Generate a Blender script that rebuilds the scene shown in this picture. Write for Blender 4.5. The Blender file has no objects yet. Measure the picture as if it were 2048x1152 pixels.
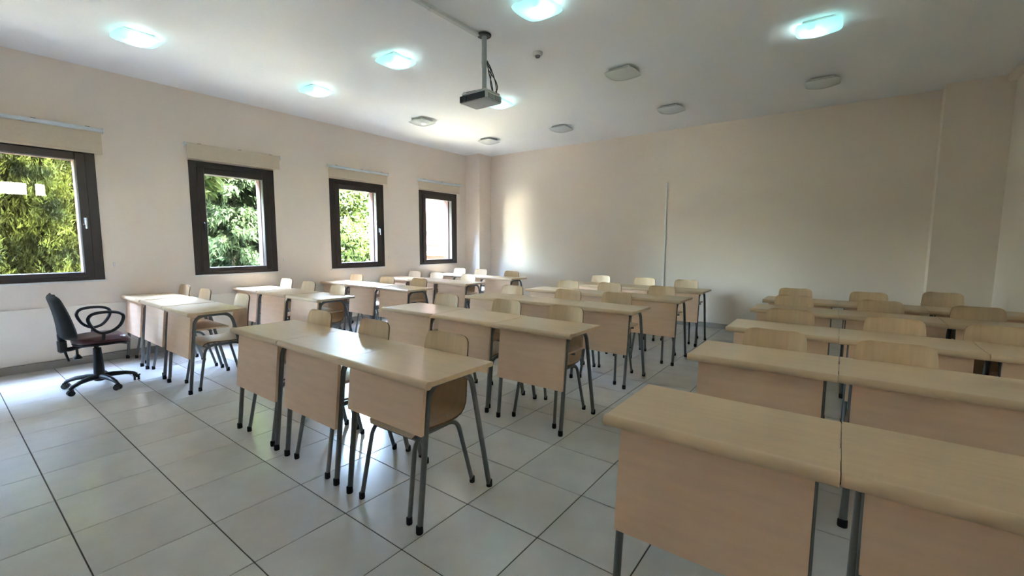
import bpy, math, random
import numpy as np
from mathutils import Vector, Matrix

random.seed(7)
rng = np.random.default_rng(11)
scene = bpy.context.scene
COL = scene.collection

# ------------------------------------------------------------------ camera
F_PX = 880.0                                   # focal length in pixels of the 2048 px wide frame
YAW, PITCH, ROLL = math.radians(36.86), math.radians(5.78), math.radians(0.25)
CAM_H = 1.408
fw0 = Vector((-math.sin(YAW), math.cos(YAW), 0)); rt0 = Vector((math.cos(YAW), math.sin(YAW), 0)); up0 = Vector((0, 0, 1))
fwd = fw0 * math.cos(PITCH) - up0 * math.sin(PITCH)
upv = up0 * math.cos(PITCH) + fw0 * math.sin(PITCH)
rgt = rt0 * math.cos(ROLL) + upv * math.sin(ROLL)
upv = -rt0 * math.sin(ROLL) + upv * math.cos(ROLL)
cam = bpy.data.cameras.new('camera')
cam.sensor_width = 36.0
cam.lens = F_PX / 2048 * 36.0
cam.clip_start = 0.05
cam.clip_end = 300
cam_o = bpy.data.objects.new('camera', cam)
COL.objects.link(cam_o)
cam_o.matrix_world = Matrix(((rgt.x, upv.x, -fwd.x, 0), (rgt.y, upv.y, -fwd.y, 0), (rgt.z, upv.z, -fwd.z, CAM_H), (0, 0, 0, 1)))
scene.camera = cam_o

# ------------------------------------------------------------------ sky, sun, exposure
SKY_STRENGTH, SUN_STRENGTH, EXPOSURE = 0.90, 9.0, 7.06
SUN_ELEV, SUN_AZ = math.radians(50), math.radians(22)     # azimuth measured from +X towards +Y: the sun stands behind the building
world = bpy.data.worlds.new('daylight_sky')
scene.world = world
world.use_nodes = True
wn = world.node_tree
wn.nodes.clear()
wo = wn.nodes.new('ShaderNodeOutputWorld'); bg = wn.nodes.new('ShaderNodeBackground')
sky = wn.nodes.new('ShaderNodeTexSky')
sky.sky_type = 'NISHITA'
sky.sun_disc = False
sky.sun_elevation = SUN_ELEV
sky.sun_rotation = math.pi / 2 - SUN_AZ
sky.air_density, sky.dust_density, sky.ozone_density = 1.0, 5.0, 0.7
bg.inputs['Strength'].default_value = SKY_STRENGTH
wn.links.new(sky.outputs[0], bg.inputs['Color'])
wn.links.new(bg.outputs[0], wo.inputs['Surface'])
sun = bpy.data.lights.new('sun', 'SUN')
sun.energy = SUN_STRENGTH
sun.angle = math.radians(0.6)
sun.color = (1.0, 0.94, 0.85)
sun_o = bpy.data.objects.new('sun', sun)
COL.objects.link(sun_o)
sdir = Vector((math.cos(SUN_ELEV) * math.cos(SUN_AZ), math.cos(SUN_ELEV) * math.sin(SUN_AZ), math.sin(SUN_ELEV)))
sun_o.rotation_euler = sdir.to_track_quat('Z', 'Y').to_euler()
sun_o.location = (0, 0, 12)
vs = scene.view_settings
vs.view_transform = 'Standard'
vs.look = 'None'
vs.exposure = EXPOSURE
vs.gamma = 1.0
vs.use_curve_mapping = False
scene.cycles.diffuse_bounces = 6
scene.cycles.max_bounces = 11
scene.cycles.adaptive_threshold = 0.018
scene.cycles.transparent_max_bounces = 12
scene.cycles.sample_clamp_indirect = 6.0

# ------------------------------------------------------------------ dimensions of the place (metres)
XL, XR = -6.97, 1.475            # window wall, blank side wall
YB, YF = 7.93, -2.3             # back wall, front wall behind the camera
ZC = 3.377                      # ceiling
WIN_Y = (0.72, 2.72, 4.71, 6.67, -1.27)    # window centres along the wall; the last is unseen, added to light the front
WIN_HW, WIN_Z0, WIN_Z1 = 0.545, 0.965, 2.485
GL_HW, GL_Z0, GL_Z1 = 0.372, 1.06, 2.325

for yc in WIN_Y:                # light portals: they emit nothing, they only guide sky sampling to the openings
    pl = bpy.data.lights.new('window_portal', 'AREA')
    pl.shape = 'RECTANGLE'; pl.size = GL_HW * 2; pl.size_y = GL_Z1 - GL_Z0
    pl.cycles.is_portal = True
    po = bpy.data.objects.new('window_portal', pl)
    po.location = (XL - 0.12, yc, (GL_Z0 + GL_Z1) / 2)
    po.rotation_euler = (math.pi / 2, 0, -math.pi / 2)
    COL.objects.link(po)

# ------------------------------------------------------------------ materials
def nmat(name):
    m = bpy.data.materials.new(name)
    m.use_nodes = True
    nt = m.node_tree
    return m, nt, nt.nodes['Principled BSDF']

def plain(name, col, rough=0.5, spec=0.5, metal=0.0, var=0.06, scale=8.0, bump=0.0, bscale=200.0, rand=0.0, coat=0.0, stretch=None):
    """procedural surface: base colour with soft noise mottling, optional grain and fine relief"""
    m, nt, b = nmat(name)
    tc = nt.nodes.new('ShaderNodeTexCoord')
    nz = nt.nodes.new('ShaderNodeTexNoise')
    nz.inputs['Scale'].default_value = scale
    nz.inputs['Detail'].default_value = 4
    src = tc.outputs['Object']
    if stretch:
        mp = nt.nodes.new('ShaderNodeMapping'); mp.inputs['Scale'].default_value = stretch
        nt.links.new(src, mp.inputs[0]); src = mp.outputs[0]
    nt.links.new(src, nz.inputs['Vector'])
    mr = nt.nodes.new('ShaderNodeMapRange')
    mr.inputs[1].default_value = 0.25; mr.inputs[2].default_value = 0.75
    mr.inputs[3].default_value = 1 - var; mr.inputs[4].default_value = 1 + var
    nt.links.new(nz.outputs[0], mr.inputs[0])
    fac = mr.outputs[0]
    if rand:
        oi = nt.nodes.new('ShaderNodeObjectInfo')
        r2 = nt.nodes.new('ShaderNodeMapRange')
        r2.inputs[3].default_value = 1 - rand; r2.inputs[4].default_value = 1 + rand
        nt.links.new(oi.outputs['Random'], r2.inputs[0])
        mu = nt.nodes.new('ShaderNodeMath'); mu.operation = 'MULTIPLY'
        nt.links.new(fac, mu.inputs[0]); nt.links.new(r2.outputs[0], mu.inputs[1])
        fac = mu.outputs[0]
    mx = nt.nodes.new('ShaderNodeVectorMath'); mx.operation = 'SCALE'
    mx.inputs[0].default_value = col[:3]
    nt.links.new(fac, mx.inputs['Scale'])
    nt.links.new(mx.outputs[0], b.inputs['Base Color'])
    b.inputs['Roughness'].default_value = rough
    b.inputs['Specular IOR Level'].default_value = spec
    b.inputs['Metallic'].default_value = metal
    b.inputs['Coat Weight'].default_value = coat
    if bump:
        n2 = nt.nodes.new('ShaderNodeTexNoise'); n2.inputs['Scale'].default_value = bscale; n2.inputs['Detail'].default_value = 3
        nt.links.new(tc.outputs['Object'], n2.inputs['Vector'])
        bp = nt.nodes.new('ShaderNodeBump'); bp.inputs['Strength'].default_value = bump; bp.inputs['Distance'].default_value = 0.004
        nt.links.new(n2.outputs[0], bp.inputs['Height'])
        nt.links.new(bp.outputs[0], b.inputs['Normal'])
    return m

M_WALL = plain('wall_paint', (0.80, 0.695, 0.60), 0.75, 0.25, var=0.025, scale=1.5, bump=0.25, bscale=160)
M_CEIL = plain('ceiling_paint', (0.84, 0.83, 0.825), 0.85, 0.2, var=0.02, scale=1.0, bump=0.15, bscale=120)
M_DADO = plain('dado_paint', (0.90, 0.81, 0.70), 0.6, 0.3, var=0.02, scale=2)
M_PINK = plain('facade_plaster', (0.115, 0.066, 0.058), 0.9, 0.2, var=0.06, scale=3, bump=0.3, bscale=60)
M_TILE = plain('porcelain_tile', (0.63, 0.61, 0.59), 0.18, 0.6, var=0.07, scale=5, bump=0.03, bscale=14, rand=0.04)
M_GROUT = plain('grout', (0.07, 0.06, 0.05), 0.9, 0.2)
M_SKIRT = plain('skirting_tile', (0.36, 0.33, 0.30), 0.35, 0.5, var=0.05, scale=6)
M_LAM = plain('maple_laminate', (0.74, 0.54, 0.355), 0.36, 0.30, var=0.05, scale=6, rand=0.05, stretch=(1, 6, 6), bump=0.02, bscale=300)
M_PANEL = plain('panel_laminate', (0.84, 0.585, 0.405), 0.5, 0.4, var=0.05, scale=5, rand=0.05, stretch=(1, 6, 6))
M_PLY = plain('beech_plywood', (0.73, 0.54, 0.345), 0.35, 0.5, var=0.07, scale=5, rand=0.07, stretch=(8, 1, 1))
M_RIM = plain('plywood_edge', (0.22, 0.13, 0.07), 0.6, 0.3, var=0.15, scale=60)
M_STEEL = plain('grey_tube', (0.17, 0.175, 0.175), 0.38, 0.5, metal=0.25, var=0.05, scale=12)
M_RUBBER = plain('black_rubber', (0.012, 0.012, 0.014), 0.7, 0.3)
M_BLACK = plain('black_plastic', (0.012, 0.013, 0.016), 0.42, 0.5)
M_FABRIC = plain('black_fabric', (0.022, 0.022, 0.026), 0.8, 0.35, var=0.2, scale=30, bump=0.4, bscale=500)
M_MAROON = plain('maroon_leatherette', (0.085, 0.022, 0.028), 0.33, 0.55, var=0.12, scale=14, bump=0.15, bscale=90)
M_WENGE = plain('dark_brown_frame', (0.030, 0.019, 0.016), 0.42, 0.5, var=0.15, scale=6, stretch=(4, 1, 1))
M_BLIND = plain('blind_fabric', (0.66, 0.55, 0.42), 0.8, 0.2, var=0.03, scale=40, bump=0.2, bscale=700)
M_RAIL = plain('blind_rail', (0.66, 0.70, 0.72), 0.35, 0.5)
M_WHITE = plain('white_plastic', (0.75, 0.74, 0.71), 0.45, 0.4, var=0.02)
M_GREYPL = plain('grey_projector_shell', (0.55, 0.55, 0.53), 0.5, 0.4, var=0.02)
M_DARKGL = plain('dark_projector_front', (0.010, 0.014, 0.022), 0.25, 0.5)
M_GRILLE = plain('grille_grey', (0.15, 0.145, 0.14), 0.6, 0.3)
M_CONDUIT = plain('grey_conduit', (0.62, 0.62, 0.60), 0.5, 0.4)
M_DETECT = plain('detector_plastic', (0.60, 0.59, 0.56), 0.5, 0.4)
M_POLE = plain('grey_pole', (0.33, 0.34, 0.33), 0.45, 0.5)
M_SILL = plain('pale_sill', (0.72, 0.70, 0.66), 0.5, 0.4)
M_EARTH = plain('dry_lawn', (0.16, 0.155, 0.115), 0.9, 0.2, var=0.2, scale=0.6)
M_BARK = plain('bark', (0.10, 0.07, 0.05), 0.9, 0.2, var=0.3, scale=12)
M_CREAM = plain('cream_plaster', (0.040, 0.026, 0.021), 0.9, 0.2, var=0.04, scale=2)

def leafmat(name, c1, c2, scale=2.5):
    m, nt, b = nmat(name)
    tc = nt.nodes.new('ShaderNodeTexCoord')
    nz = nt.nodes.new('ShaderNodeTexNoise'); nz.inputs['Scale'].default_value = scale; nz.inputs['Detail'].default_value = 5
    nt.links.new(tc.outputs['Object'], nz.inputs['Vector'])
    rp = nt.nodes.new('ShaderNodeValToRGB')
    rp.color_ramp.elements[0].position = 0.36; rp.color_ramp.elements[0].color = (*c1, 1)
    rp.color_ramp.elements[1].position = 0.64; rp.color_ramp.elements[1].color = (*c2, 1)
    nt.links.new(nz.outputs[0], rp.inputs[0])
    nt.links.new(rp.outputs[0], b.inputs['Base Color'])
    b.inputs['Roughness'].default_value = 0.7
    b.inputs['Specular IOR Level'].default_value = 0.08
    tr = nt.nodes.new('ShaderNodeBsdfTranslucent')
    nt.links.new(rp.outputs[0], tr.inputs['Color'])
    mx = nt.nodes.new('ShaderNodeMixShader'); mx.inputs[0].default_value = 0.35
    nt.links.new(b.outputs[0], mx.inputs[1]); nt.links.new(tr.outputs[0], mx.inputs[2])
    nt.links.new(mx.outputs[0], nt.nodes['Material Output'].inputs['Surface'])
    return m
M_CYPRESS = leafmat('cypress_needles', (0.009, 0.013, 0.0035), (0.090, 0.104, 0.016))
M_CEDAR = leafmat('cedar_needles', (0.0095, 0.018, 0.009), (0.021, 0.037, 0.015))
M_SHRUB = leafmat('broad_leaves', (0.007, 0.015, 0.004), (0.027, 0.040, 0.009), 4)

def pane_mat(name='window_glass', tint=(0.93, 0.96, 0.95)):
    m, nt, b = nmat(name)
    nt.nodes.remove(b)
    t = nt.nodes.new('ShaderNodeBsdfTransparent'); t.inputs[0].default_value = (*tint, 1)
    g = nt.nodes.new('ShaderNodeBsdfGlossy'); g.inputs['Roughness'].default_value = 0.01
    lw = nt.nodes.new('ShaderNodeLayerWeight'); lw.inputs[0].default_value = 0.5
    pw = nt.nodes.new('ShaderNodeMath'); pw.operation = 'POWER'; pw.inputs[1].default_value = 5.0
    fr = nt.nodes.new('ShaderNodeMath'); fr.operation = 'MULTIPLY_ADD'; fr.inputs[1].default_value = 0.9; fr.inputs[2].default_value = 0.04
    nt.links.new(lw.outputs['Facing'], pw.inputs[0]); nt.links.new(pw.outputs[0], fr.inputs[0])
    mx = nt.nodes.new('ShaderNodeMixShader')
    nt.links.new(fr.outputs[0], mx.inputs[0]); nt.links.new(t.outputs[0], mx.inputs[1]); nt.links.new(g.outputs[0], mx.inputs[2])
    nt.links.new(mx.outputs[0], nt.nodes['Material Output'].inputs['Surface'])
    return m
M_GLASS = pane_mat()
M_TINTED = pane_mat('tinted_transom_glass', (0.32, 0.34, 0.35))

def shade_mat(name, col, emit, through):
    """frosted pressed glass of a ceiling lamp"""
    m, nt, b = nmat(name)
    b.inputs['Base Color'].default_value = (*col, 1)
    b.inputs['Roughness'].default_value = 0.18
    if emit:
        b.inputs['Emission Color'].default_value = (0.42, 0.95, 0.92, 1)
        b.inputs['Emission Strength'].default_value = emit
    tl = nt.nodes.new('ShaderNodeBsdfTranslucent'); tl.inputs[0].default_value = (0.8, 0.95, 0.95, 1)
    tp = nt.nodes.new('ShaderNodeBsdfTransparent'); tp.inputs[0].default_value = (0.85, 0.98, 0.97, 1)
    m1 = nt.nodes.new('ShaderNodeMixShader'); m1.inputs[0].default_value = 0.5
    nt.links.new(tl.outputs[0], m1.inputs[1]); nt.links.new(tp.outputs[0], m1.inputs[2])
    m2 = nt.nodes.new('ShaderNodeMixShader'); m2.inputs[0].default_value = through
    nt.links.new(b.outputs[0], m2.inputs[1]); nt.links.new(m1.outputs[0], m2.inputs[2])
    nt.links.new(m2.outputs[0], nt.nodes['Material Output'].inputs['Surface'])
    return m
LAMP_GLOW, BULB_GLOW = 0.0062, 0.42
M_SHADE_ON = shade_mat('lamp_glass_lit', (0.45, 0.62, 0.62), LAMP_GLOW, 0.45)
M_SHADE_OFF = shade_mat('lamp_glass_unlit', (0.80, 0.80, 0.78), 0, 0.30)
m_, nt_, b_ = nmat('fluorescent_bulb_lit')
b_.inputs['Emission Color'].default_value = (0.78, 0.98, 1.0, 1); b_.inputs['Emission Strength'].default_value = BULB_GLOW
b_.inputs['Base Color'].default_value = (0.9, 0.9, 0.9, 1)
M_BULB_ON = m_
M_BULB_OFF = plain('fluorescent_bulb_unlit', (0.8, 0.8, 0.78), 0.4)

# ------------------------------------------------------------------ mesh helpers
class MB:
    """collects simple shapes into one mesh"""
    def __init__(s):
        s.v, s.f, s.m = [], [], []
    def add(s, verts, faces, mi=0):
        o = len(s.v)
        s.v.extend([tuple(p) for p in verts])
        s.f.extend([tuple(i + o for i in f) for f in faces])
        s.m.extend([mi] * len(faces))
        return s
    def box(s, x0, x1, y0, y1, z0, z1, mi=0, bev=0.0):
        if bev <= 0:
            v = [(x, y, z) for x in (x0, x1) for y in (y0, y1) for z in (z0, z1)]
            return s.add(v, [(0, 1, 3, 2), (4, 6, 7, 5), (0, 4, 5, 1), (2, 3, 7, 6), (0, 2, 6, 4), (1, 5, 7, 3)], mi)
        b = min(bev, abs(x1 - x0) * .45, abs(y1 - y0) * .45, abs(z1 - z0) * .45)
        c = ((x0 + x1) / 2, (y0 + y1) / 2, (z0 + z1) / 2); h = (abs(x1 - x0) / 2, abs(y1 - y0) / 2, abs(z1 - z0) / 2)
        v, idx = [], {}
        for sx in (-1, 1):
            for sy in (-1, 1):
                for sz in (-1, 1):
                    sg = (sx, sy, sz)
                    for a in range(3):
                        idx[sg + (a,)] = len(v)
                        v.append(tuple(c[k] + sg[k] * (h[k] - (0 if k == a else b)) for k in range(3)))
        f = []
        for a in range(3):                       # six faces
            p, q = (a + 1) % 3, (a + 2) % 3
            for sa in (-1, 1):
                loop = []
                for sp, sq in ((-1, -1), (1, -1), (1, 1), (-1, 1)):
                    sg = [0, 0, 0]; sg[a] = sa; sg[p] = sp; sg[q] = sq
                    loop.append(idx[tuple(sg) + (a,)])
                f.append(tuple(loop if sa > 0 else loop[::-1]))
        for a in range(3):                       # twelve edges along axis a
            p, q = (a + 1) % 3, (a + 2) % 3
            for sp in (-1, 1):
                for sq in (-1, 1):
                    lo = [0, 0, 0]; lo[a] = -1; lo[p] = sp; lo[q] = sq; hi = list(lo); hi[a] = 1
                    lo, hi = tuple(lo), tuple(hi)
                    loop = [idx[lo + (p,)], idx[hi + (p,)], idx[hi + (q,)], idx[lo + (q,)]]
                    f.append(tuple(loop if sp * sq < 0 else loop[::-1]))
        for sx in (-1, 1):
            for sy in (-1, 1):
                for sz in (-1, 1):
                    sg = (sx, sy, sz); loop = [idx[sg + (0,)], idx[sg + (1,)], idx[sg + (2,)]]
                    f.append(tuple(loop if sx * sy * sz > 0 else loop[::-1]))
        return s.add(v, f, mi)
    def tube(s, pts, r, n=10, mi=0, caps=True, rads=None, closed=False):
        P = [Vector(p) for p in pts]; N = len(P)
        ref = None; rings = []
        for i in range(N):
            a = P[(i - 1) % N] if (closed or i) else P[0]; b = P[(i + 1) % N] if (closed or i < N - 1) else P[-1]
            t = (b - a).normalized()
            if ref is None:
                ref = Vector((0, 0, 1)) if abs(t.z) < 0.9 else Vector((1, 0, 0))
                ref = (ref - t * ref.dot(t)).normalized()
            else:
                ref = (ref - t * ref.dot(t)).normalized()
            bi = t.cross(ref)
            rr = rads[i] if rads else r
            rings.append([P[i] + (ref * math.cos(2 * math.pi * k / n) + bi * math.sin(2 * math.pi * k / n)) * rr for k in range(n)])
        v = [p for ring in rings for p in ring]; f = []
        for i in range(N if closed else N - 1):
            j = (i + 1) % N
            for k in range(n):
                k2 = (k + 1) % n
                f.append((i * n + k, i * n + k2, j * n + k2, j * n + k))
        if caps and not closed:
            f.append(tuple(range(n))[::-1]); f.append(tuple((N - 1) * n + k for k in range(n)))
        return s.add(v, f, mi)
    def lathe(s, c, prof, n=20, mi=0):
        v = [(c[0] + r * math.cos(2 * math.pi * k / n), c[1] + r * math.sin(2 * math.pi * k / n), c[2] + z) for r, z in prof for k in range(n)]
        f = [(i * n + k, i * n + (k + 1) % n, (i + 1) * n + (k + 1) % n, (i + 1) * n + k) for i in range(len(prof) - 1) for k in range(n)]
        f.append(tuple(range(n))[::-1]); f.append(tuple((len(prof) - 1) * n + k for k in range(n)))
        return s.add(v, f, mi)
    def prism_x(s, prof, x0, x1, mi=0):
        """extrude a closed (y, z) outline along x"""
        n = len(prof)
        v = [(x0, y, z) for y, z in prof] + [(x1, y, z) for y, z in prof]
        f = [(k, (k + 1) % n, n + (k + 1) % n, n + k) for k in range(n)] + [tuple(range(n))[::-1], tuple(range(n, 2 * n))]
        return s.add(v, f, mi)
    def mesh(s, name, mats, smooth=35):
        me = bpy.data.meshes.new(name)
        me.from_pydata(s.v, [], s.f)
        for m in (mats if isinstance(mats, (list, tuple)) else [mats]):
            me.materials.append(m)
        if any(s.m):
            me.polygons.foreach_set('material_index', s.m)
        if smooth:
            me.shade_smooth()
            me.set_sharp_from_angle(angle=math.radians(smooth))
        me.update()
        return me
    def obj(s, name, mats, parent=None, smooth=35):
        return link(name, s.mesh(name, mats, smooth), parent)

def link(name, me, parent=None, loc=None, rot=None):
    o = bpy.data.objects.new(name, me)
    COL.objects.link(o)
    if parent is not None:
        o.parent = parent
    if loc is not None:
        o.location = loc
    if rot is not None:
        o.rotation_euler = rot
    return o

def tag(o, label=None, cat=None, group=None, kind=None):
    if label: o['label'] = label
    if cat: o['category'] = cat
    if group: o['group'] = group
    if kind: o['kind'] = kind
    return o

def thing(name, label, cat, loc=(0, 0, 0), rz=0.0, group=None, kind=None):
    o = link(name, None, None, loc, (0, 0, rz))
    return tag(o, label, cat, group, kind)

def copy_tree(o, parent=None):
    c = o.copy()
    COL.objects.link(c)
    c.parent = parent
    for ch in o.children:
        copy_tree(ch, c)
    return c

def fillet(pts, r, n=5):
    """round the inner corners of a polyline"""
    P = [Vector(p) for p in pts]; out = [P[0]]
    for i in range(1, len(P) - 1):
        a = (P[i - 1] - P[i]); b = (P[i + 1] - P[i])
        d = min(r, a.length * .48, b.length * .48)
        p0 = P[i] + a.normalized() * d; p1 = P[i] + b.normalized() * d
        for k in range(n + 1):
            t = k / n
            out.append(p0 * (1 - t) ** 2 + P[i] * 2 * t * (1 - t) + p1 * t ** 2)
    out.append(P[-1])
    return out

def slab_with_holes(a0, a1, z0, z1, holes, d0, d1, axis='x'):
    """wall slab across d0..d1 in the thickness direction with rectangular openings (a0,a1,z0,z1) and their reveals"""
    A = sorted({a0, a1, *[h[0] for h in holes], *[h[1] for h in holes]})
    Z = sorted({z0, z1, *[h[2] for h in holes], *[h[3] for h in holes]})
    b = MB()
    def P(d, a, z):
        return (d, a, z) if axis == 'x' else (a, d, z)
    def solid(i, j):
        if i < 0 or j < 0 or i >= len(A) - 1 or j >= len(Z) - 1:
            return False
        ca, cz = (A[i] + A[i + 1]) / 2, (Z[j] + Z[j + 1]) / 2
        return not any(h[0] < ca < h[1] and h[2] < cz < h[3] for h in holes)
    for i in range(len(A) - 1):
        for j in range(len(Z) - 1):
            if not solid(i, j):
                continue
            u0, u1, w0, w1 = A[i], A[i + 1], Z[j], Z[j + 1]
            for d in (d0, d1):
                b.add([P(d, u0, w0), P(d, u1, w0), P(d, u1, w1), P(d, u0, w1)], [(0, 1, 2, 3)])
            for di, dj, q in ((-1, 0, ((u0, w0), (u0, w1))), (1, 0, ((u1, w0), (u1, w1))), (0, -1, ((u0, w0), (u1, w0))), (0, 1, ((u0, w1), (u1, w1)))):
                if not solid(i + di, j + dj):
                    (p, r), (s_, t) = q
                    b.add([P(d0, p, r), P(d1, p, r), P(d1, s_, t), P(d0, s_, t)], [(0, 1, 2, 3)])
    return b

def struct(name, b, m, label, cat, parent=None, smooth=35):
    o = b.obj(name, m, parent, smooth)
    return tag(o, label, cat, kind='structure')

# ------------------------------------------------------------------ room shell
FR = 0.02
holes = [(y - WIN_HW + FR, y + WIN_HW - FR, WIN_Z0 + FR, WIN_Z1 - FR) for y in WIN_Y]
struct('wall_left', slab_with_holes(YF, YB + 0.2, 0.0, ZC, holes, XL, XL - 0.10), M_WALL, 'cream painted wall with four dark framed windows', 'wall', smooth=0)
gholes = [(y - GL_HW - 0.01, y + GL_HW + 0.01, GL_Z0 - 0.02, GL_Z1 + 0.01) for y in WIN_Y]
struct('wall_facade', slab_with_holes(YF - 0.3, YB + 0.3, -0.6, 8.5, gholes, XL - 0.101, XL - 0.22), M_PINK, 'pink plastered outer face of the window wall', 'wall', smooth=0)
struct('wall_back', MB().box(XL, XR + 0.2, YB, YB + 0.2, 0, ZC), M_WALL, 'plain cream painted wall behind the last rows', 'wall', smooth=0)
TR = [(0.15, 1.60, 2.47, 2.80), (1.68, 1.90, 2.47, 2.80)]
struct('wall_right', slab_with_holes(YF, YB, 0.0, ZC, TR, XR, XR + 0.2), M_WALL, 'cream side wall beside the dim block of desks', 'wall', smooth=0)
struct('wall_front', MB().box(XL, XR + 0.2, YF - 0.2, YF, 0, ZC), M_WALL, 'cream front wall of the classroom', 'wall', smooth=0)
struct('ceiling', MB().box(XL - 0.1, XR + 0.2, YF - 0.2, YB + 0.2, ZC, ZC + 0.25), M_CEIL, 'flat white painted ceiling with square lamps', 'ceiling', smooth=0)
struct('wall_pillar_window_corner', MB().box(XL, -6.56, 7.52, YB, 0, ZC), M_WALL, 'square cream corner pillar beside the last window', 'pillar', smooth=0)
struct('wall_pillar_side_corner', MB().box(0.885, XR, 7.70, YB, 0, ZC), M_WALL, 'square cream corner pillar beside the blank side wall', 'pillar', smooth=0)

# floor slab with every tile its own piece
floor = struct('floor', MB().box(XL - 0.1, XR + 0.2, YF - 0.2, YB + 0.2, -0.30, -0.0035), M_GROUT, 'grey square floor tiles with thin dark joints', 'floor', smooth=0)
TX0, TY0, TS_X, TS_Y, GAP = -2.902, 0.3246, 0.4528, 0.447, 0.0055
tile_cache = {}
def tile_mesh(w, h):
    k = (round(w, 4), round(h, 4))
    if k not in tile_cache:
        tile_cache[k] = MB().box(-w / 2, w / 2, -h / 2, h / 2, -0.010, 0.0, bev=0.0016).mesh('tile', M_TILE, smooth=0)
    return tile_cache[k]
cells = []
for i in range(-12, 12):
    for j in range(-7, 20):
        x0, x1 = max(TX0 + i * TS_X, XL), min(TX0 + (i + 1) * TS_X, XR)
        y0, y1 = max(TY0 + j * TS_Y, YF), min(TY0 + (j + 1) * TS_Y, YB)
        if x1 - x0 < 0.03 or y1 - y0 < 0.03:
            continue
        cx, cy = (x0 + x1) / 2, (y0 + y1) / 2
        d = Vector((cx, cy, -CAM_H)); z = d.dot(fwd)
        vis = z > 0.2 and abs(d.dot(rgt) / z) < 1300 / F_PX and abs(d.dot(upv) / z) < 830 / F_PX
        cells.append((not vis, math.hypot(cx, cy), x0, x1, y0, y1))
cells.sort()
rest = MB()
for n, (hid, _, x0, x1, y0, y1) in enumerate(cells):
    w, h = x1 - x0 - GAP, y1 - y0 - GAP
    if n < 300 and not hid:
        link('tile', tile_mesh(w, h), floor, ((x0 + x1) / 2, (y0 + y1) / 2, 0))
    else:
        rest.box(x0 + GAP / 2, x1 - GAP / 2, y0 + GAP / 2, y1 - GAP / 2, -0.010, 0.0, bev=0.0016)
tag(rest.obj('tile_field', M_TILE, floor, smooth=0), kind='stuff')

BH = 0.085
struct('baseboard_left', MB().box(XL, XL + 0.026, YF, 7.52, 0, BH, bev=0.002), M_SKIRT, 'grey-brown tile skirting along the window wall', 'skirting')
struct('baseboard_back', MB().box(-6.56, 0.885, YB - 0.012, YB, 0, BH, bev=0.002), M_SKIRT, 'grey-brown tile skirting along the back wall', 'skirting')
struct('baseboard_right', MB().box(XR - 0.012, XR, YF, 7.70, 0, BH, bev=0.002), M_SKIRT, 'grey-brown tile skirting along the blank side wall', 'skirting')
struct('trim_1', MB().box(XL, XL + 0.022, YF, 7.52, BH + 0.004, 0.685, bev=0.006), M_DADO, 'cream dado panel under the windows', 'dado')
struct('trim_2', MB().box(-2.565, -2.535, YB - 0.018, YB, 0.40, 2.49, bev=0.004), M_WHITE, 'thin white vertical cable trunking on the back wall', 'trunking')
struct('trim_3', MB().box(XR - 0.075, XR, YF, 7.70, ZC - 0.075, ZC - 0.006, bev=0.006), M_WALL, 'boxed trunking where the ceiling meets the side wall', 'trunking')

# ------------------------------------------------------------------ windows
def ring(b, y0, y1, z0, z1, wl, wr, wb, wt, x0, x1, bev=0.004):
    b.box(x0, x1, y0, y0 + wl, z0, z1, bev=bev); b.box(x0, x1, y1 - wr, y1, z0, z1, bev=bev)
    b.box(x0, x1, y0 + wl, y1 - wr, z0, z0 + wb, bev=bev); b.box(x0, x1, y0 + wl, y1 - wr, z1 - wt, z1, bev=bev)
    return b
win_txt = ['widest dark framed window, filled by the green cypress hedge', 'dark framed window looking onto the pale blue-green cedar',
           'dark framed window looking onto the leafy shrub, third along the wall', 'dark framed window beside the corner pillar, showing a pink wall', 'dark framed window added unseen beside the front wall, lighting the front desks']
for k, yc in enumerate(WIN_Y):
    w = thing('window_%d' % (k + 1), win_txt[k], 'window', (XL, yc, 0), kind='structure')
    ring(MB(), -WIN_HW, WIN_HW, WIN_Z0, WIN_Z1, .09, .09, .05, .085, -0.095, 0.008).obj('frame', M_WENGE, w)
    s = ring(MB(), -WIN_HW + .085, WIN_HW - .085, WIN_Z0 + .04, WIN_Z1 - .078, .088, .088, .058, .085, -0.06, 0.026, 0.008).obj('sash', M_WENGE, w)
    MB().box(-0.024, -0.018, -GL_HW - .006, GL_HW + .006, GL_Z0 - .006, GL_Z1 + .006).obj('pane', M_GLASS, w, smooth=0)
    hy = (-1 if k in (1, 3) else 1) * (WIN_HW - .128)
    h = MB().box(0.024, 0.036, hy - .014, hy + .014, 1.60, 1.68, bev=.004)
    h.tube(fillet([(0.034, hy, 1.665), (0.062, hy, 1.665), (0.064, hy, 1.555)], .015), .0085, 8)
    h.obj('handle', M_RAIL if k in (0, 2) else M_BLACK, w)
    MB().box(-0.004, 0.016, -WIN_HW - .02, WIN_HW + .02, WIN_Z0 - .022, WIN_Z0 - .001, bev=.003).obj('sill', M_SILL, w)
tw = thing('window_6', 'narrow high transom window in the side wall', 'window', (XR, 0, 0), kind='structure')
for y0, y1, z0, z1 in TR:
    fr = ring(MB(), y0, y1, z0, z1, .03, .03, .03, .03, 0.0, 0.08).obj('frame', M_WENGE, tw)
    MB().box(0.04, 0.046, y0 + .03, y1 - .03, z0 + .03, z1 - .03).obj('pane', M_TINTED, tw, smooth=0)

struct('trim_4', MB().box(XR + 0.2, XR + 1.7, YF - 0.2, YB, 2.98, 3.12), M_SILL, 'unseen outer eave added to keep sun off the transom window', 'eave', smooth=0)  # unseen eave, added only to keep direct sun out of the transom

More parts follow.
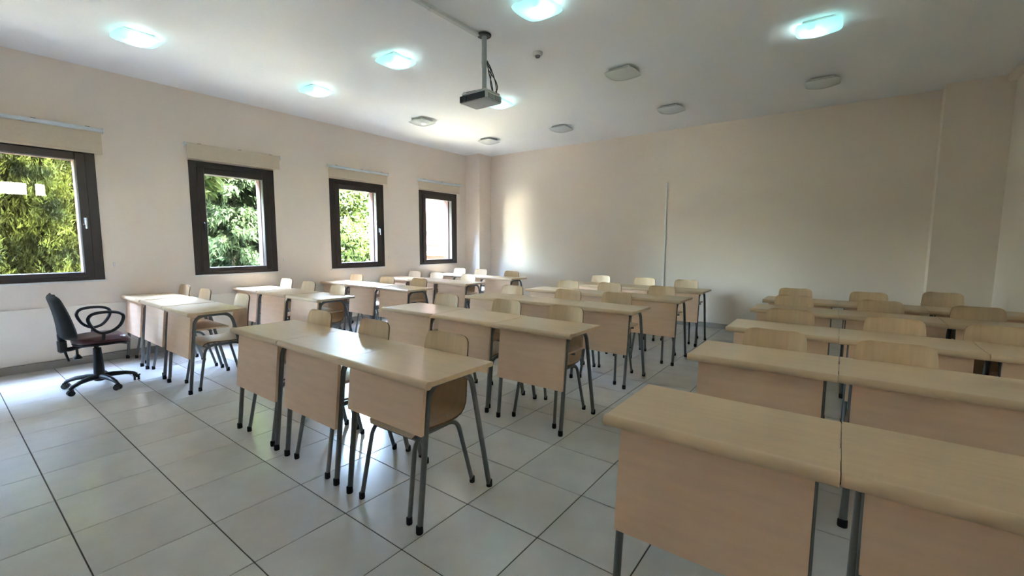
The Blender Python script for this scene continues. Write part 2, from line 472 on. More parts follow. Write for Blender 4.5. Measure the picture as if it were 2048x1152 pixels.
# roller blinds, one above each window
bl_txt = ['roller blind hanging over the top of the cypress-hedge window', 'roller blind above the cedar window, fabric wrapping its rail',
          'roller blind above the third window', 'roller blind above the window next to the corner pillar', 'roller blind above the unseen added window beside the front wall']
for k, yc in enumerate(WIN_Y):
    y0, y1 = yc - 0.575, yc + 0.625
    zb = 2.415 if k == 0 else 2.505
    t = thing('roller_blind', bl_txt[k], 'blind', (XL, (y0 + y1) / 2, 2.68), group='roller blinds above the windows')
    hw = (y1 - y0) / 2
    if k == 1:
        MB().tube([(0.045, -hw, 0), (0.045, hw, 0)], .020, 14).obj('rail', M_RAIL, t)
        front = [(0.030, -hw + .012), (0.068, hw - .012)]
        b = MB()
        prof = [(0.030, 0.020), (0.045, 0.0235), (0.060, 0.018), (0.069, 0.0), (0.069, zb - 2.68), (0.0675, zb - 2.68), (0.0675, 0.0), (0.058, 0.016), (0.045, 0.0215), (0.031, 0.018)]
        n = len(prof)
        b.add([(x, -hw + .012, z) for x, z in prof] + [(x, hw - .012, z) for x, z in prof], [(i, (i + 1) % n, n + (i + 1) % n, n + i) for i in range(n)] + [tuple(range(n)), tuple(range(n, 2 * n))])
        fb = b.obj('fabric', M_BLIND, t)
        xb = 0.068
    else:
        MB().tube([(0.048, -hw, 0), (0.048, hw, 0)], .0225, 14).obj('rail', M_RAIL, t)
        fb = MB().box(0.034, 0.0355, -hw + .012, hw - .012, zb - 2.68, 0.012).obj('fabric', M_BLIND, t, smooth=0)
        xb = 0.035
    MB().box(xb - .006, xb + .006, -hw + .012, hw - .012, zb - 2.68 - .004, zb - 2.68 + .024, bev=.004).obj('bottom_bar', M_BLIND, fb)
    for sgn in (-1, 1):
        MB().box(0.0, 0.074, sgn * hw - .004 + sgn * .005, sgn * hw + .004 + sgn * .005, -.028, .030, bev=.003).obj('bracket', M_WHITE, t)
    for yy in (-hw * .72, hw * .1, hw * .8):
        MB().box(0.0, 0.03, yy - .02, yy + .02, .018, .032, bev=.002).obj('clip', M_GRILLE, t)
    ch = MB().tube([(0.030, hw + .012, -0.02), (0.012, hw + .012, -1.50)], .0012, 5).obj('pull_chain', M_WHITE, t)
    MB().box(0.0, 0.014, hw + .004, hw + .020, -1.565, -1.515, bev=.003).obj('chain_holder', M_WHITE, ch)

# ------------------------------------------------------------------ ceiling lamps
def lamp_shell():
    n, a = 14, 0.178
    top, bot = [], []
    for i in range(n + 1):
        for j in range(n + 1):
            u, v = -1 + 2 * i / n, -1 + 2 * j / n
            # slightly bowed square outline with soft corners
            x = a * u * (1 - 0.10 * (abs(v) ** 4) * abs(u)) * (1 - .05 * v * v)
            y = a * v * (1 - 0.10 * (abs(u) ** 4) * abs(v)) * (1 - .05 * u * u)
            z = -0.040 - 0.052 * (1 - u * u * .92) * (1 - v * v * .92)
            bot.append((x, y, z)); top.append((x * .985, y * .985, z + 0.005))
    N = n + 1; L = N * N
    f = []
    for i in range(n):
        for j in range(n):
            q = (i * N + j, (i + 1) * N + j, (i + 1) * N + j + 1, i * N + j + 1)
            f.append(q[::-1]); f.append(tuple(L + k for k in q))
    rim = [i * N for i in range(N)] + [n * N + j for j in range(1, N)] + [i * N + n for i in range(n - 1, -1, -1)] + [j for j in range(n - 1, 0, -1)]
    for k in range(len(rim)):
        p, q = rim[k], rim[(k + 1) % len(rim)]
        f.append((p, q, L + q, L + p))
    b = MB(); b.add(bot + top, f)
    return b
shell_on = lamp_shell().mesh('glass_shade', M_SHADE_ON, 60)
shell_off = lamp_shell().mesh('glass_shade', M_SHADE_OFF, 60)
plate = MB().box(-.12, .12, -.12, .12, -.022, 0, bev=.006).mesh('base_plate', M_WHITE)
def bulb_b():
    b = MB()
    for dx in (-.014, .014):
        b.tube(fillet([(dx, -.062, -.052), (dx, .058, -.052)], .01), .0105, 8)
    b.tube([(-.014, .058, -.052), (.014, .058, -.052)], .0105, 8)
    return b
bulb_on = bulb_b().mesh('bulb', M_BULB_ON); bulb_off = bulb_b().mesh('bulb', M_BULB_OFF)
holder = MB().box(-.026, .026, -.092, -.058, -.066, -.020, bev=.004).mesh('bulb_holder', M_WHITE)
clip = MB().tube([(0, 0, -.02), (0, 0, -.055), (0, .012, -.058)], .0035, 6).mesh('shade_clip', M_RAIL)
LX = (-5.53, -3.96, -2.13, -0.31); LY = (1.39, 3.18, 4.97, 6.65)
lamps = [(0, 0, 1, 'lit square glass ceiling lamp near the hedge window'), (0, 1, 1, 'lit square glass ceiling lamp above the second window-side row'),
         (0, 2, 0, 'unlit square glass ceiling lamp above the third window-side row, faintly shining'), (0, 3, 0, 'unlit square glass ceiling lamp nearest the window corner pillar'),
         (1, 1, 1, 'lit square glass ceiling lamp between the projector pole and the windows'), (1, 2, 1, 'lit square glass ceiling lamp half hidden behind the projector'),
         (1, 3, 0, 'unlit square glass ceiling lamp near the back wall, beyond the projector'), (2, 1, 1, 'lit square glass ceiling lamp cut by the top of the picture beside the projector pole'),
         (2, 2, 0, 'unlit square glass ceiling lamp behind the smoke detector'), (2, 3, 0, 'unlit square glass ceiling lamp above the last middle row'),
         (3, 2, 1, 'lit square glass ceiling lamp over the dim block of desks'), (3, 3, 0, 'unlit square glass ceiling lamp near the side corner pillar'),
         (1, 0, 1, 'lit square glass ceiling lamp over the front, second from the windows'), (2, 0, 1, 'lit square glass ceiling lamp over the front of the middle block'),
         (3, 0, 1, 'lit square glass ceiling lamp over the front of the side-wall block'), (3, 1, 1, 'lit square glass ceiling lamp over the second side-wall row')]
for i, j, on, txt in lamps:
    t = thing('ceiling_lamp', txt, 'lamp', (LX[i] + random.uniform(-.02, .02), LY[j] + random.uniform(-.02, .02), ZC), random.uniform(-.05, .05), 'square glass ceiling lamps')
    link('base_plate', plate, t)
    link('glass_shade', shell_on if on else shell_off, t)
    side = -1 if i == 3 else 1
    bx = link('bulb', bulb_on if on else bulb_off, t, (0.045 * side, 0, 0))
    link('bulb_holder', holder, bx)
    for k in range(4):
        link('shade_clip', clip, t, (.085 * (-1) ** k, .085 * (-1) ** (k // 2), 0))

# ------------------------------------------------------------------ projector, conduit, smoke detector
PX, PY = -2.85, 3.345
pm = thing('projector_mount', 'grey telescopic ceiling pole with black flange carrying the projector', 'mount', (PX, PY, ZC))
MB().lathe((0, 0, -.022), [(.062, 0), (.068, .006), (.068, .016), (.055, .0215)], 24).obj('flange', M_BLACK, pm)
MB().tube([(0, 0, -.015), (0, 0, -.30)], .024, 18).obj('upper_tube', M_POLE, pm)
MB().tube([(0, 0, -.255), (0, 0, -.512)], .0215, 18).obj('lower_tube', M_POLE, pm)
MB().tube([(0, 0, -.25), (0, 0, -.27)], .0265, 18).obj('collar', M_POLE, pm)
MB().box(-.03, .03, -.03, .03, -.528, -.505, bev=.004).obj('mount_plate', M_BLACK, pm)
pj = thing('projector', 'white ceiling projector with dark front hanging from the pole', 'projector', (PX - .045, PY, ZC - .531 - .098))
b = MB().box(-.165, .165, -.125, .125, 0, .072, bev=.012)
b.box(-.155, .155, -.115, .118, .068, .097, bev=.014)
b.obj('body', M_GREYPL, pj)
MB().box(-.158, .158, -.131, -.122, .004, .064, bev=.004).obj('front_cover', M_DARKGL, pj)
MB().lathe((-.095, 0, 0), [(.026, 0), (.028, .004), (.028, .01)], 20).obj('lens', M_BLACK, pj).matrix_local = Matrix.Translation((-.0, -.131, .034)) @ Matrix.Rotation(math.pi / 2, 4, 'X') 
for y0 in (-.085, .01):
    g = MB().box(.163, .1675, y0, y0 + .085, .012, .058, bev=.002).obj('vent_grille', M_GRILLE, pj)
    for q in range(5):
        MB().box(.1665, .1685, y0 + .004, y0 + .081, .016 + q * .009, .019 + q * .009).obj('slat', M_GREYPL, g, smooth=0)
MB().tube([(-.10, -.10, .098), (-.02, -.06, .112), (.02, -.03, .108)], .006, 8).obj('mount_arm', M_BLACK, pj)
MB().tube([(-.13, -.09, .094), (-.13, -.09, .108)], .012, 12).obj('focus_knob', M_GREYPL, pj)
def cable(name, pts, r, label):
    P = [Vector(p) for p in pts]; out = []
    for i in range(len(P) - 1):
        p0, p1, p2, p3 = P[max(i - 1, 0)], P[i], P[i + 1], P[min(i + 2, len(P) - 1)]
        for q in range(6):
            t = q / 6
            out.append(.5 * (2 * p1 + (p2 - p0) * t + (2 * p0 - 5 * p1 + 4 * p2 - p3) * t * t + (3 * p1 - p0 - 3 * p2 + p3) * t ** 3))
    out.append(P[-1])
    return tag(MB().tube(out, r, 7).obj(name, M_BLACK), label, 'cable', 'black cables at the projector pole')
zt = ZC - .26
cable('projector_cable', [(PX + .028, PY + .01, zt), (PX + .04, PY + .02, zt - .07), (PX + .10, PY + .05, zt - .17), (PX + .12, PY + .05, zt - .25), (PX + .07, PY + .05, zt - .27), (PX + .045, PY + .04, zt - .18), (PX + .05, PY + .04, zt - .08), (PX + .03, PY + .02, zt - .02)], .0048, 'black cable looped beside the projector pole')
cable('projector_cable', [(PX + .026, PY + .015, zt + .02), (PX + .03, PY + .03, zt - .08), (PX + .05, PY + .05, zt - .18), (PX + .065, PY + .06, zt - .29)], .0048, 'black cable dropping straight into the projector, closer to the pole')
cable('projector_cable', [(PX + .027, PY + .015, zt + .01), (PX + .06, PY + .03, zt - .06), (PX + .095, PY + .05, zt - .18), (PX + .105, PY + .06, zt - .29)], .0048, 'black cable dropping into the projector, farther from the pole')
cd = thing('cable_conduit', 'pale conduit running along the ceiling to the projector pole', 'conduit', (PX - .035, PY, ZC))
MB().box(-.022, .022, YF - PY, -.05, -.030, 0, bev=.004).obj('channel', M_CONDUIT, cd)
MB().box(-.025, .025, -.66, -.62, -.033, 0, bev=.003).obj('coupling', M_CONDUIT, cd)
sd = thing('smoke_detector', 'small white smoke detector on the ceiling', 'detector', (-2.665, 3.98, ZC))
MB().lathe((0, 0, -.03), [(.042, 0), (.052, .012), (.054, .029)], 24).obj('base', M_DETECT, sd)
MB().lathe((0, 0, -.052), [(.018, 0), (.024, .006), (.026, .022)], 20).obj('sensor_head', M_GRILLE, sd)

# ------------------------------------------------------------------ desks
DT = 0.762                       # top of the desk
DW = 0.72
top_prof = [(.485, DT - .024), (.485, DT - .002), (.483, DT), (.045, DT), (.030, DT + .0025), (.016, DT + .0045), (.005, DT + .0025), (-.003, DT - .005), (-.006, DT - .015),
            (-.0045, DT - .025), (.001, DT - .032), (.011, DT - .0355), (.022, DT - .034), (.030, DT - .028), (.036, DT - .024)]
top_me = MB().prism_x(top_prof[::-1], -DW / 2 + .0015, DW / 2 - .0015).mesh('tabletop', M_LAM, 40)
def leg_y(z):                    # the front leg leans slightly forward
    return 0.070 - (0.715 - z) * 0.070 / 0.715 * 1.0
def panel_mesh(z0):
    z1 = DT - .030
    pr = [(leg_y(z0) - .036, z0), (leg_y(z0) - .018, z0), (leg_y(z1) - .018, z1), (leg_y(z1) - .036, z1)]
    return MB().prism_x(pr[::-1], -.302, .302).mesh('front_panel', M_PANEL, 30)
panel_me, panel_short = panel_mesh(.335), panel_mesh(.485)
shelf_me = MB().box(-.282, .282, .058, .355, .582, .598, bev=.002).mesh('shelf', M_LAM)
rail = DT - .024 - .0155
frame_me = MB().tube(fillet([(0, .003, .02), (0, .074, rail), (0, .372, rail), (0, .527, .02)], .085, 7), .015, 12).mesh('side_frame', M_STEEL)
foot_me = MB().lathe((0, 0, 0), [(.0165, 0), (.018, .004), (.0175, .036), (.015, .040)], 14).mesh('rubber_foot', M_RUBBER)
bar_me = MB().tube([(-.2925, .20, .572), (.2925, .20, .572)], .009, 8).mesh('shelf_rail', M_STEEL)
def make_desk(short):
    t = link('school_desk', None)
    link('tabletop', top_me, t)
    link('front_panel', panel_short if short else panel_me, t)
    if not short:
        link('shelf', shelf_me, t)
        link('shelf_rail', bar_me, t)
    for sx in (-1, 1):
        f = link('side_frame', frame_me, t, (sx * .2925, 0, 0))
        for y in (0, .531):
            link('rubber_foot', foot_me, f, (0, y, 0))
    return t

# ------------------------------------------------------------------ chairs
def chair_shell():
    prof = [(.055, .418), (.062, .436), (.085, .449), (.13, .4525), (.19, .449), (.25, .4445), (.31, .4425), (.355, .4445), (.395, .453), (.425, .470), (.446, .497), (.459, .535),
            (.466, .58), (.471, .63), (.476, .68), (.482, .73), (.489, .775), (.496, .81), (.502, .838), (.5055, .855), (.508, .866), (.5095, .872)]
    wid = [.165, .182, .195, .200, .202, .202, .200, .197, .193, .189, .186, .184, .183, .182, .180, .178, .175, .172, .168, .158, .140, .105]
    n = 12; rows = []
    for k, ((y, z), w) in enumerate(zip(prof, wid)):
        a = prof[max(k - 1, 0)]; c = prof[min(k + 1, len(prof) - 1)]
        ty, tz = c[0] - a[0], c[1] - a[1]; l = math.hypot(ty, tz); ny, nz = -tz / l, ty / l      # normal to the sitter's side
        s = max(0.0, min(1.0, (z - .45) / .12))
        row = []
        for i in range(n + 1):
            u = -1 + 2 * i / n
            dish = (.006 * (1 - s) + .022 * s) * u * u
            row.append(((u * w, y + ny * dish, z + nz * dish), (ny, nz)))
        rows.append(row)
    b = MB(); L = (n + 1) * len(rows); v1, v2 = [], []
    for row in rows:
        for p, (ny, nz) in row:
            v1.append(p); v2.append((p[0], p[1] - ny * .011, p[2] - nz * .011))
    f = []; N = n + 1
    for i in range(len(rows) - 1):
        for j in range(n):
            q = (i * N + j, i * N + j + 1, (i + 1) * N + j + 1, (i + 1) * N + j)
            f.append(q); f.append(tuple(L + k for k in q)[::-1])
    b.add(v1 + v2, f)
    m = len(rows) - 1
    rim = [j for j in range(N)] + [i * N + n for i in range(1, m + 1)] + [m * N + j for j in range(n - 1, -1, -1)] + [i * N for i in range(m - 1, 0, -1)]
    o = 0
    for k in range(len(rim)):
        p, q = rim[k], rim[(k + 1) % len(rim)]
        b.f.append((L + p, L + q, q, p)); b.m.append(1)
    return b
shell_me = chair_shell().mesh('seat_shell', [M_PLY, M_RIM], 50)
cfr_me = {}
for sx in (-1, 1):
    cfr_me[sx] = MB().tube(fillet([(sx * .192, .004, .02), (sx * .168, .075, .4165), (sx * .168, .385, .4165), (sx * .192, .484, .02)], .075, 7), .0125, 12).mesh('side_frame', M_STEEL)
cbar_me = MB().tube([(-.170, 0, 0), (.170, 0, 0)], .008, 8).mesh('cross_bar', M_STEEL)
cfoot_me = MB().lathe((0, 0, 0), [(.0145, 0), (.016, .004), (.0155, .034), (.0125, .037)], 12).mesh('rubber_foot', M_RUBBER)
rivet_me = MB().lathe((0, 0, 0), [(.009, 0), (.009, .002), (.005, .0035)], 10).mesh('rivet', M_RAIL)
def make_chair():
    t = link('school_chair', None)
    link('seat_shell', shell_me, t)
    for sx in (-1, 1):
        f = link('side_frame', cfr_me[sx], t)
        link('rubber_foot', cfoot_me, f, (sx * .1925, .002, 0)); link('rubber_foot', cfoot_me, f, (sx * .1925, .487, 0))
    link('cross_bar', cbar_me, t, (0, .095, .395)); link('cross_bar', cbar_me, t, (0, .385, .385))
    for sx in (-1, 1):
        for y in (.16, .32):
            link('rivet', rivet_me, t, (sx * .150, y, .4475))
    return t

ROWN = ['front', 'second', 'third', 'fourth', 'last']
BLOCK = {'L': ('window-side block', ['end touching the windows', 'centre place', 'aisle end']),
         'M': ('middle block', ['end toward the windows', 'centre place', 'end toward the side wall']),
         'R': ('side-wall block', ['aisle end', 'centre place', 'end touching the wall'])}
#        block row: front-foot y, desk centre xs
DESKS = {('L', 0): (1.385, (-6.575, -5.815, -5.05)), ('L', 1): (2.62, (-6.58, -5.825, -5.075)), ('L', 2): (3.92, (-6.575, -5.825, -5.075)),
         ('L', 3): (5.13, (-6.58, -5.845, -5.11)), ('L', 4): (6.36, (-6.595, -5.865, -5.135)),
         ('M', 0): (1.35, (-3.299, -2.577, -1.856)), ('M', 1): (2.73, (-3.325, -2.598, -1.872)), ('M', 2): (4.00, (-3.37, -2.645, -1.92)),
         ('M', 3): (5.13, (-3.245, -2.522, -1.80)), ('M', 4): (6.30, (-3.29, -2.567, -1.845)),
         ('R', 0): (1.49, (-0.325, 0.395)), ('R', 1): (2.66, (-0.340, 0.380, 1.101)), ('R', 2): (3.74, (-0.345, 0.375, 1.096)),
         ('R', 3): (4.99, (-0.358, 0.362, 1.083)), ('R', 4): (5.90, (-0.368, 0.352, 1.073))}
SHORT = {('M', 0, 2), ('R', 0, 1)}
protos = {False: None, True: None}
for (blk, r), (yf, xs) in DESKS.items():
    for c, x in enumerate(xs):
        sh = (blk, r, c) in SHORT
        if protos[sh] is None:
            protos[sh] = make_desk(sh); d = protos[sh]
        else:
            d = copy_tree(protos[sh])
        d.location = (x, yf + random.uniform(-.008, .008) - (.015 if (blk, r, c) == ('M', 1, 2) else 0), 0)
        d.rotation_euler = (0, 0, random.uniform(-.004, .004))
        bn, pos = BLOCK[blk]
        tag(d, '%smaple desk, %s row of the %s, %s' % ('short-panelled ' if sh else '', ROWN[r], bn, pos[c]), 'desk', group='school desks in rows')
CHAIRS = {('L', 0): ((-6.60, 1.97), (-5.85, 1.94), (-4.99, 1.99)), ('L', 1): ((-6.62, 3.25), (-5.90, 3.20), (-5.09, 3.14)), ('L', 2): ((-6.60, 4.43), (-5.78, 4.44), (-5.14, 4.53)),
          ('L', 3): ((-6.55, 5.66), (-5.96, 5.66), (-5.18, 5.66)), ('L', 4): ((-6.60, 6.95), (-6.02, 6.97), (-5.15, 6.90)),
          ('M', 0): ((-3.28, 1.87), (-2.585, 1.87), (-1.853, 1.87)), ('M', 1): ((-3.34, 3.33), (-2.545, 3.33), (-1.88, 3.31)), ('M', 2): ((-3.38, 4.53), (-2.55, 4.53), (-1.95, 4.58)),
          ('M', 3): ((-3.18, 5.66), (-2.55, 5.69), (-1.83, 5.66)), ('M', 4): ((-3.28, 6.93), (-2.51, 6.89), (-1.86, 6.91)),
          ('R', 1): ((-0.31, 3.20), (0.27, 3.18)), ('R', 2): ((-0.325, 4.29), (0.325, 4.27), (0.88, 4.27)), ('R', 3): ((-0.37, 5.52), (0.33, 5.53), (0.985, 5.52)),
          ('R', 4): ((-0.43, 6.43), (0.27, 6.45), (0.93, 6.95))}
cproto = None
for (blk, r), L in CHAIRS.items():
    for c, (x, y) in enumerate(L):
        if cproto is None:
            cproto = make_chair(); o = cproto
        else:
            o = copy_tree(cproto)
        o.location = (x, y - .515, 0)
        o.rotation_euler = (0, 0, random.uniform(-.03, .03))
        bn, pos = BLOCK[blk]
        tag(o, 'plywood chair with grey legs, %s row of the %s, %s' % (ROWN[r], bn, pos[c]), 'chair', group='plywood school chairs')

# ------------------------------------------------------------------ swivel chair
oc = thing('swivel_chair', 'black swivel armchair with maroon seat on castors facing the window-side desks', 'chair', (-5.72, .935, 0))
hub = MB().lathe((0, 0, .062), [(.030, 0), (.042, .006), (.045, .05), (.036, .07)], 20).obj('base_hub', M_BLACK, oc)
cast_b = MB()
for sx in (-1, 1):
    cast_b.tube([(sx * .006, 0, .027), (sx * .024, 0, .027)], .026, 16)
cast_b.tube([(0, 0, .030), (0, .006, .062)], .011, 10)
cast_b.tube(fillet([(-.027, .0, .056), (0, .022, .050), (.027, .0, .056)], .02), .008, 8)
cast_me = cast_b.mesh('castor', M_BLACK)
sp_me = MB().tube([(.03, 0, .105), (.10, 0, .108), (.19, 0, .098), (.255, 0, .078), (.278, 0, .060)], .02, 10, rads=[.026, .024, .020, .017, .014]).mesh('base_spoke', M_BLACK)
for k in range(5):
    a = math.radians(-56 + 72 * k)
    s = link('base_spoke', sp_me, oc, (0, 0, 0), (0, 0, a))
    link('castor', cast_me, s, (.276, 0, 0), (0, 0, 1.1 + k * .9))
MB().tube([(0, 0, .09), (0, 0, .20), (0, 0, .30), (0, 0, .385)], .03, 18, rads=[.044, .040, .034, .030]).obj('column_cover', M_BLACK, oc)
MB().tube([(0, 0, .38), (0, 0, .43)], .014, 14).obj('gas_lift', M_GRILLE, oc)
MB().box(-.075, .075, -.13, .09, .415, .445, bev=.01).obj('seat_mechanism', M_BLACK, oc)
b = MB().tube([(.05, -.03, .42), (.13, -.03, .405), (.20, -.03, .40)], .006, 8)
b.tube([(.20, -.03, .402), (.23, -.03, .398)], .013, 10)
b.obj('height_lever', M_BLACK, oc)
b = MB().tube([(.0, -.14, .42), (.0, -.14, .345)], .010, 8)
b.lathe((.0, -.14, .300), [(.018, 0), (.034, .008), (.030, .022), (.012, .048)], 16)
b.obj('tilt_knob', M_BLACK, oc)
MB().tube([(.0, -.225, .42), (.0, -.215, .36), (.0, -.200, .295)], .010, 8, rads=[.012, .010, .008]).obj('recline_lever', M_BLACK, oc)
# seat cushion: rounded outline with a waterfall front
def cushion(hw, y0, y1, zt_, th, crown, n=16):
    b = MB(); T, B = [], []
    for i in range(n + 1):
        for j in range(n + 1):
            u, v = -1 + 2 * i / n, -1 + 2 * j / n
            # map square to a rounded square
            ru = u * math.sqrt(1 - .38 * v * v * abs(u)); rv = v * math.sqrt(1 - .38 * u * u * abs(v))
            x = hw * ru * (1 + .06 * v); y = (y0 + y1) / 2 + (y1 - y0) / 2 * rv
            e = max(abs(u), abs(v))
            drop = th * .55 * max(0, (e - .72) / .28) ** 2.2
            wf = -.022 * max(0, v - .35) ** 2 / .42
            T.append((x, y, zt_ + crown * (1 - u * u) * (1 - v * v) - drop + wf - .010 * (1 - (v) ** 2) * u * u * -1))
            B.append((x * .97, y, zt_ - th + drop * .35 + wf))
    N = n + 1; L = N * N; f = []
    for i in range(n):
        for j in range(n):
            q = (i * N + j, (i + 1) * N + j, (i + 1) * N + j + 1, i * N + j + 1)
            f.append(q); f.append(tuple(L + k for k in q)[::-1])
    rim = [i * N for i in range(N)] + [n * N + j for j in range(1, N)] + [i * N + n for i in range(n - 1, -1, -1)] + [j for j in range(n - 1, 0, -1)]
    for k in range(len(rim)):
        p, q = rim[k], rim[(k + 1) % len(rim)]
        f.append((L + p, L + q, q, p))
    b.add(T + B, f)
    return b
seat_o = cushion(.235, -.175, .245, .512, .060, .012).obj('seat_cushion', M_MAROON, oc, smooth=60)
pan = cushion(.225, -.17, .225, .462, .030, 0).obj('seat_pan', M_BLACK, oc, smooth=60)
# backrest: padded shell leaning back
def backrest():
    b = MB(); n, m = 14, 26; Fv, Bv = [], []
    for i in range(m + 1):
        t = i / m; z = .50 + .435 * t
        w = .215 * (1 - .22 * t) * (1 - .38 * max(0, (t - .78) / .22) ** 3) * (1 if t > .12 else math.sqrt(max(.25, 1 - ((.12 - t) / .13) ** 2)))
        yc = -.150 - .045 * t - .065 * t * t                           # lumbar curve of the front face
        th = .105 * (1 - .45 * t)
        for j in range(n + 1):
            u = -1 + 2 * j / n
            ed = max(0, (abs(u) - .6) / .4) ** 2.5
            te = max(0, (abs(2 * t - 1) - .75) / .25) ** 2.5
            k = min(1, ed + te)
            yy = yc
            Fv.append((u * w, yy - .028 * k + .022 * u * u, z))
            Bv.append((u * w, yy - th * (1 - .55 * k) - .01 * 0 + .022 * u * u, z))
    N = n + 1; L = N * (m + 1); f = []
    for i in range(m):
        for j in range(n):
            q = (i * N + j, i * N + j + 1, (i + 1) * N + j + 1, (i + 1) * N + j)
            f.append(q[::-1]); f.append(tuple(L + k for k in q))
    rim = [j for j in range(N)] + [i * N + n for i in range(1, m + 1)] + [m * N + j for j in range(n - 1, -1, -1)] + [i * N for i in range(m - 1, 0, -1)]
    for k in range(len(rim)):
        p, q = rim[k], rim[(k + 1) % len(rim)]
        f.append((p, q, L + q, L + p))
    b.add(Fv + Bv, f)
    return b
backrest().obj('backrest', M_FABRIC, oc, smooth=60)
b = MB().tube(fillet([(0, -.245, .56), (0, -.242, .48), (0, -.222, .40), (0, -.10, .425)], .05), .02, 10)
b.box(-.035, .035, -.268, -.205, .385, .505, bev=.014)
b.obj('back_bracket', M_BLACK, oc)
arm_pts = [(-.105, .70), (-.075, .742), (0.0, .755), (.085, .748), (.135, .722), (.142, .682), (.115, .62), (.065, .572), (.0, .557), (-.055, .585), (-.09, .64)]
def smooth_loop(P, k=4):
    out = []; n = len(P)
    for i in range(n):
        p0, p1, p2, p3 = P[(i - 1) % n], P[i], P[(i + 1) % n], P[(i + 2) % n]
        for q in range(k):
            t = q / k
            out.append(tuple(.5 * ((2 * p1[a]) + (-p0[a] + p2[a]) * t + (2 * p0[a] - 5 * p1[a] + 4 * p2[a] - p3[a]) * t * t + (-p0[a] + 3 * p1[a] - 3 * p2[a] + p3[a]) * t ** 3) for a in range(2)))
    return out
for sx in (-1, 1):
    lp = [(sx * (.252 - .03 * max(0, (.62 - z)) / .07), y + .02, z) for y, z in smooth_loop(arm_pts)]
    ar = MB().tube(lp, .0135, 10, closed=True).obj('armrest', M_BLACK, oc)
    MB().tube(fillet([(sx * .225, .02, .560), (sx * .222, .01, .47), (sx * .10, .0, .438)], .04), .014, 10).obj('arm_support', M_BLACK, ar)

# ------------------------------------------------------------------ outdoors
struct('ground_outside', MB().box(-90, 60, -60, 80, -0.9, -0.55), M_EARTH, 'bright sunlit ground outside the windows', 'ground', smooth=0)
bw = thing('building_wing', 'pale pink plastered wing of the building seen through the window by the pillar', 'building', (-7.2, 10.2, -.55))
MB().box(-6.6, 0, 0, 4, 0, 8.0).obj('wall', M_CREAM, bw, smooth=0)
MB().box(-6.7, 0, -.12, 0, 1.55, 1.68, bev=.02).obj('ledge', M_SILL, bw)
MB().box(-6.7, 0, -.12, 0, 4.6, 4.75, bev=.02).obj('ledge', M_SILL, bw)
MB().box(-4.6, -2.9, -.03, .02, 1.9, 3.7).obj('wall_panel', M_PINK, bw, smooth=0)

def sprays(P, D, size, k, spread, mat, name, parent, width=.16):
    """needle or leaf sprays: k thin triangles fanned around direction D at each point P"""
    n = len(P)
    D = D / np.linalg.norm(D, axis=1, keepdims=True)
    V = np.zeros((n, k, 3, 3))
    for q in range(k):
        d = D + rng.normal(0, spread, (n, 3)); d /= np.linalg.norm(d, axis=1, keepdims=True)
        s = np.cross(d, rng.normal(0, 1, (n, 3))); s /= np.linalg.norm(s, axis=1, keepdims=True) + 1e-9
        L = size * rng.uniform(.6, 1.25, (n, 1))
        o = P + rng.normal(0, size * .25, (n, 3))
        V[:, q, 0] = o - s * L * width; V[:, q, 1] = o + s * L * width; V[:, q, 2] = o + d * L
    V = V.reshape(-1, 3)
    me = bpy.data.meshes.new(name)
    nf = len(V) // 3
    me.vertices.add(len(V)); me.vertices.foreach_set('co', V.ravel())
    me.loops.add(len(V)); me.loops.foreach_set('vertex_index', np.arange(len(V), dtype=np.int32))
    me.polygons.add(nf); me.polygons.foreach_set('loop_start', np.arange(0, len(V), 3, dtype=np.int32))
    me.materials.append(mat)
    me.update(calc_edges=True)
    o = link(name, me, parent)
    return tag(o, kind='stuff')

def cypress(x, y, r, h, label, n):
    t = thing('cypress_tree', label, 'tree', (x, y, -.55), group='cypresses outside the hedge window')
    MB().tube([(0, 0, 0), (0, 0, h * .8)], .07, 8, rads=[.09, .03]).obj('trunk', M_BARK, t)
    # upright feathery plumes set on a lobed column, each plume a tapering cloud of fine needles
    z = rng.uniform(.02, .95, n) * h
    a = rng.uniform(0, 2 * np.pi, n)
    lob = 1 + .14 * np.sin(a * 6 + 1.3 * x)
    rr = r * lob * np.sqrt(np.clip(1 - (z / h) ** 2.4, .02, 1)) * rng.uniform(.30, 1.0, n) ** .5
    base = np.stack([rr * np.cos(a), rr * np.sin(a), z], 1)
    ax = np.stack([np.cos(a) * rng.uniform(.1, .5, n), np.sin(a) * rng.uniform(.1, .5, n), np.ones(n)], 1) + rng.normal(0, .12, (n, 3))
    ln = rng.uniform(.25, .60, n)
    P, D = [], []
    for q in range(9):
        s = rng.uniform(0, 1, n)
        sc = (1 - s)[:, None] * .05
        P.append(base + ax * (ln * s)[:, None] + rng.normal(0, 1, (n, 3)) * sc)
        D.append(ax + rng.normal(0, .35, (n, 3)))
    sprays(np.concatenate(P), np.concatenate(D), 0.075, 3, .30, M_CYPRESS, 'foliage', t, .13)
for k, (x, y, r, h) in enumerate([(-10.05, -.55, .75, 6.2), (-9.85, .25, .72, 5.6), (-9.95, .95, .72, 6.0), (-10.15, 1.70, .70, 5.4), (-10.05, -1.35, .74, 5.8), (-10.0, -2.15, .74, 6.0), (-10.1, -2.95, .74, 5.6), (-10.0, -3.75, .76, 6.1), (-10.1, -4.6, .76, 5.9)]):  # from the fifth on: unseen trees added to block sky light
    cypress(x, y, r, h, ['tall green cypress farthest from the cedar, outside the hedge window', 'tall green cypress in the hedge, second from its far end',
                         'tall green cypress filling the middle of the hedge window', 'tall green cypress at the hedge end nearest the cedar',
                         'unseen cypress added beyond the hedge window, toward the front wall, blocking sky', 'unseen cypress added near the front wall, blocking sky',
                         'unseen cypress added past the front wall to block sky', 'unseen cypress added well past the front wall to block sky', 'outermost unseen cypress, added to block sky'][k], 5200 if k < 4 else 1500)

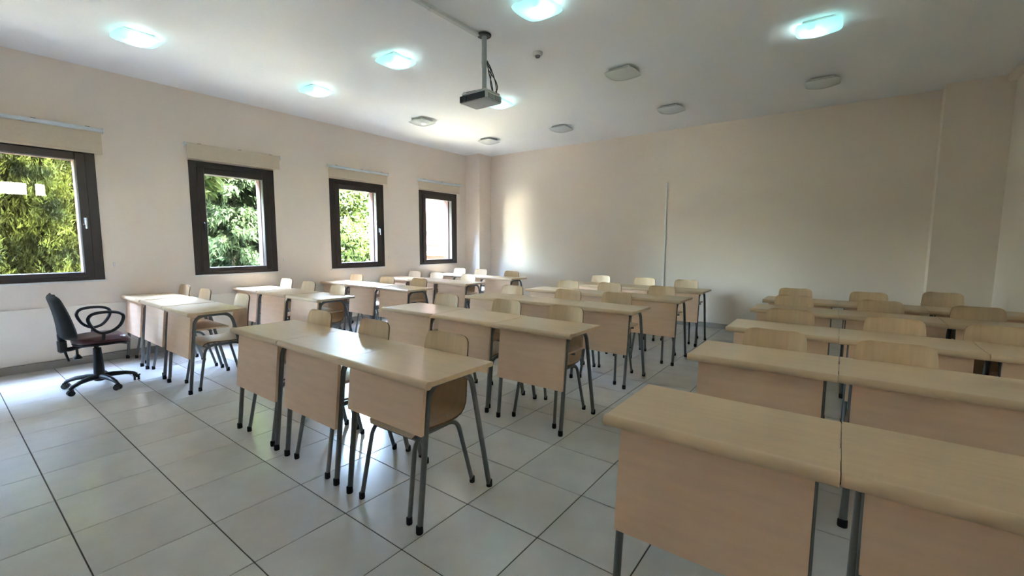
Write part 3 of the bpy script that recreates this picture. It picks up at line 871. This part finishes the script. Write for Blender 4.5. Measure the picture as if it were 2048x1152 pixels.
def cedar(x, y, h, label):
    t = thing('cedar_tree', label, 'tree', (x, y, -.55))
    MB().tube([(0, 0, 0), (0, 0, h)], .1, 8, rads=[.13, .03]).obj('trunk', M_BARK, t)
    P, D = [], []
    for lvl in np.linspace(.4, h, 22):
        for b_ in range(13):
            a = rng.uniform(0, 2 * np.pi); L = (1.0 - .62 * lvl / h) * rng.uniform(1.7, 2.7)
            for s in np.linspace(.08, 1, 48):
                zz = lvl + .15 * s - .42 * s * s
                P.append((s * L * math.cos(a) + rng.normal(0, .09), s * L * math.sin(a) + rng.normal(0, .09), zz + rng.normal(0, .05)))
                D.append((math.cos(a) * .5, math.sin(a) * .5, -.55))
    sprays(np.array(P), np.array(D), .19, 8, .5, M_CEDAR, 'foliage', t, .16)
cedar(-13.2, 5.1, 7.5, 'blue-green cedar with drooping branches outside the second window')
cedar(-16.5, 7.4, 9.0, 'cedar standing farther off behind the drooping cedar')

def shrub(x, y, z0, z1, rx, ry, label, n, size, name='leafy_shrub'):
    t = thing(name, label, 'shrub', (x, y, -.55), group='leafy shrubs outside the third window')
    for q in range(5):
        a = q * 1.3
        MB().tube([(0, 0, 0), (.2 * math.cos(a), .2 * math.sin(a), z1 * .5), (.45 * math.cos(a), .45 * math.sin(a), z1 * .85)], .03, 6, rads=[.035, .025, .01]).obj('stem', M_BARK, t)
    u = rng.normal(0, 1, (n, 3)); u /= np.linalg.norm(u, axis=1, keepdims=True)
    rr = rng.uniform(.45, 1, (n, 1)) ** .6
    lump = 1 + .22 * np.sin(u[:, :1] * 9 + x) * np.sin(u[:, 2:] * 8)
    P = u * rr * lump * np.array([[rx, ry, (z1 - z0) / 2]]) + np.array([[0, 0, (z0 + z1) / 2]])
    sprays(P, u + np.array([[0, 0, .5]]), size, 7, .8, M_SHRUB, 'foliage', t, .33)
shrub(-11.0, 7.15, .2, 2.3, 1.0, .9, 'dense low leafy shrub outside the third window', 2600, .12)
shrub(-12.4, 7.7, 1.6, 4.6, .95, .9, 'loose taller leafy shrub rising above the dense low one', 1100, .15)
shrub(-14.4, 2.0, .1, 2.2, 1.3, 1.8, 'unseen wide low shrub added between hedge and cedar to block low sky', 2200, .15)  # unseen, added to hide bright ground and low horizon from the back wall

t = thing('sky_blocking_tree', 'unseen tall tree added between hedge and cedar, high crown blocking sky', 'tree', (-11.6, 3.05, -.55))  # unseen tree, added so its crown cuts sky light on the back wall
MB().tube([(0, 0, 0), (.05, .05, 2.5), (0, .3, 5.2)], .1, 8, rads=[.12, .09, .04]).obj('trunk', M_BARK, t)
u = rng.normal(0, 1, (4200, 3)); u /= np.linalg.norm(u, axis=1, keepdims=True)
P = u * rng.uniform(.35, 1, (4200, 1)) ** .5 * np.array([[1.6, 1.6, 2.4]]) + np.array([[0, .15, 5.25]])
sprays(P, u + np.array([[0, 0, .4]]), .22, 7, .8, M_SHRUB, 'foliage', t, .33)
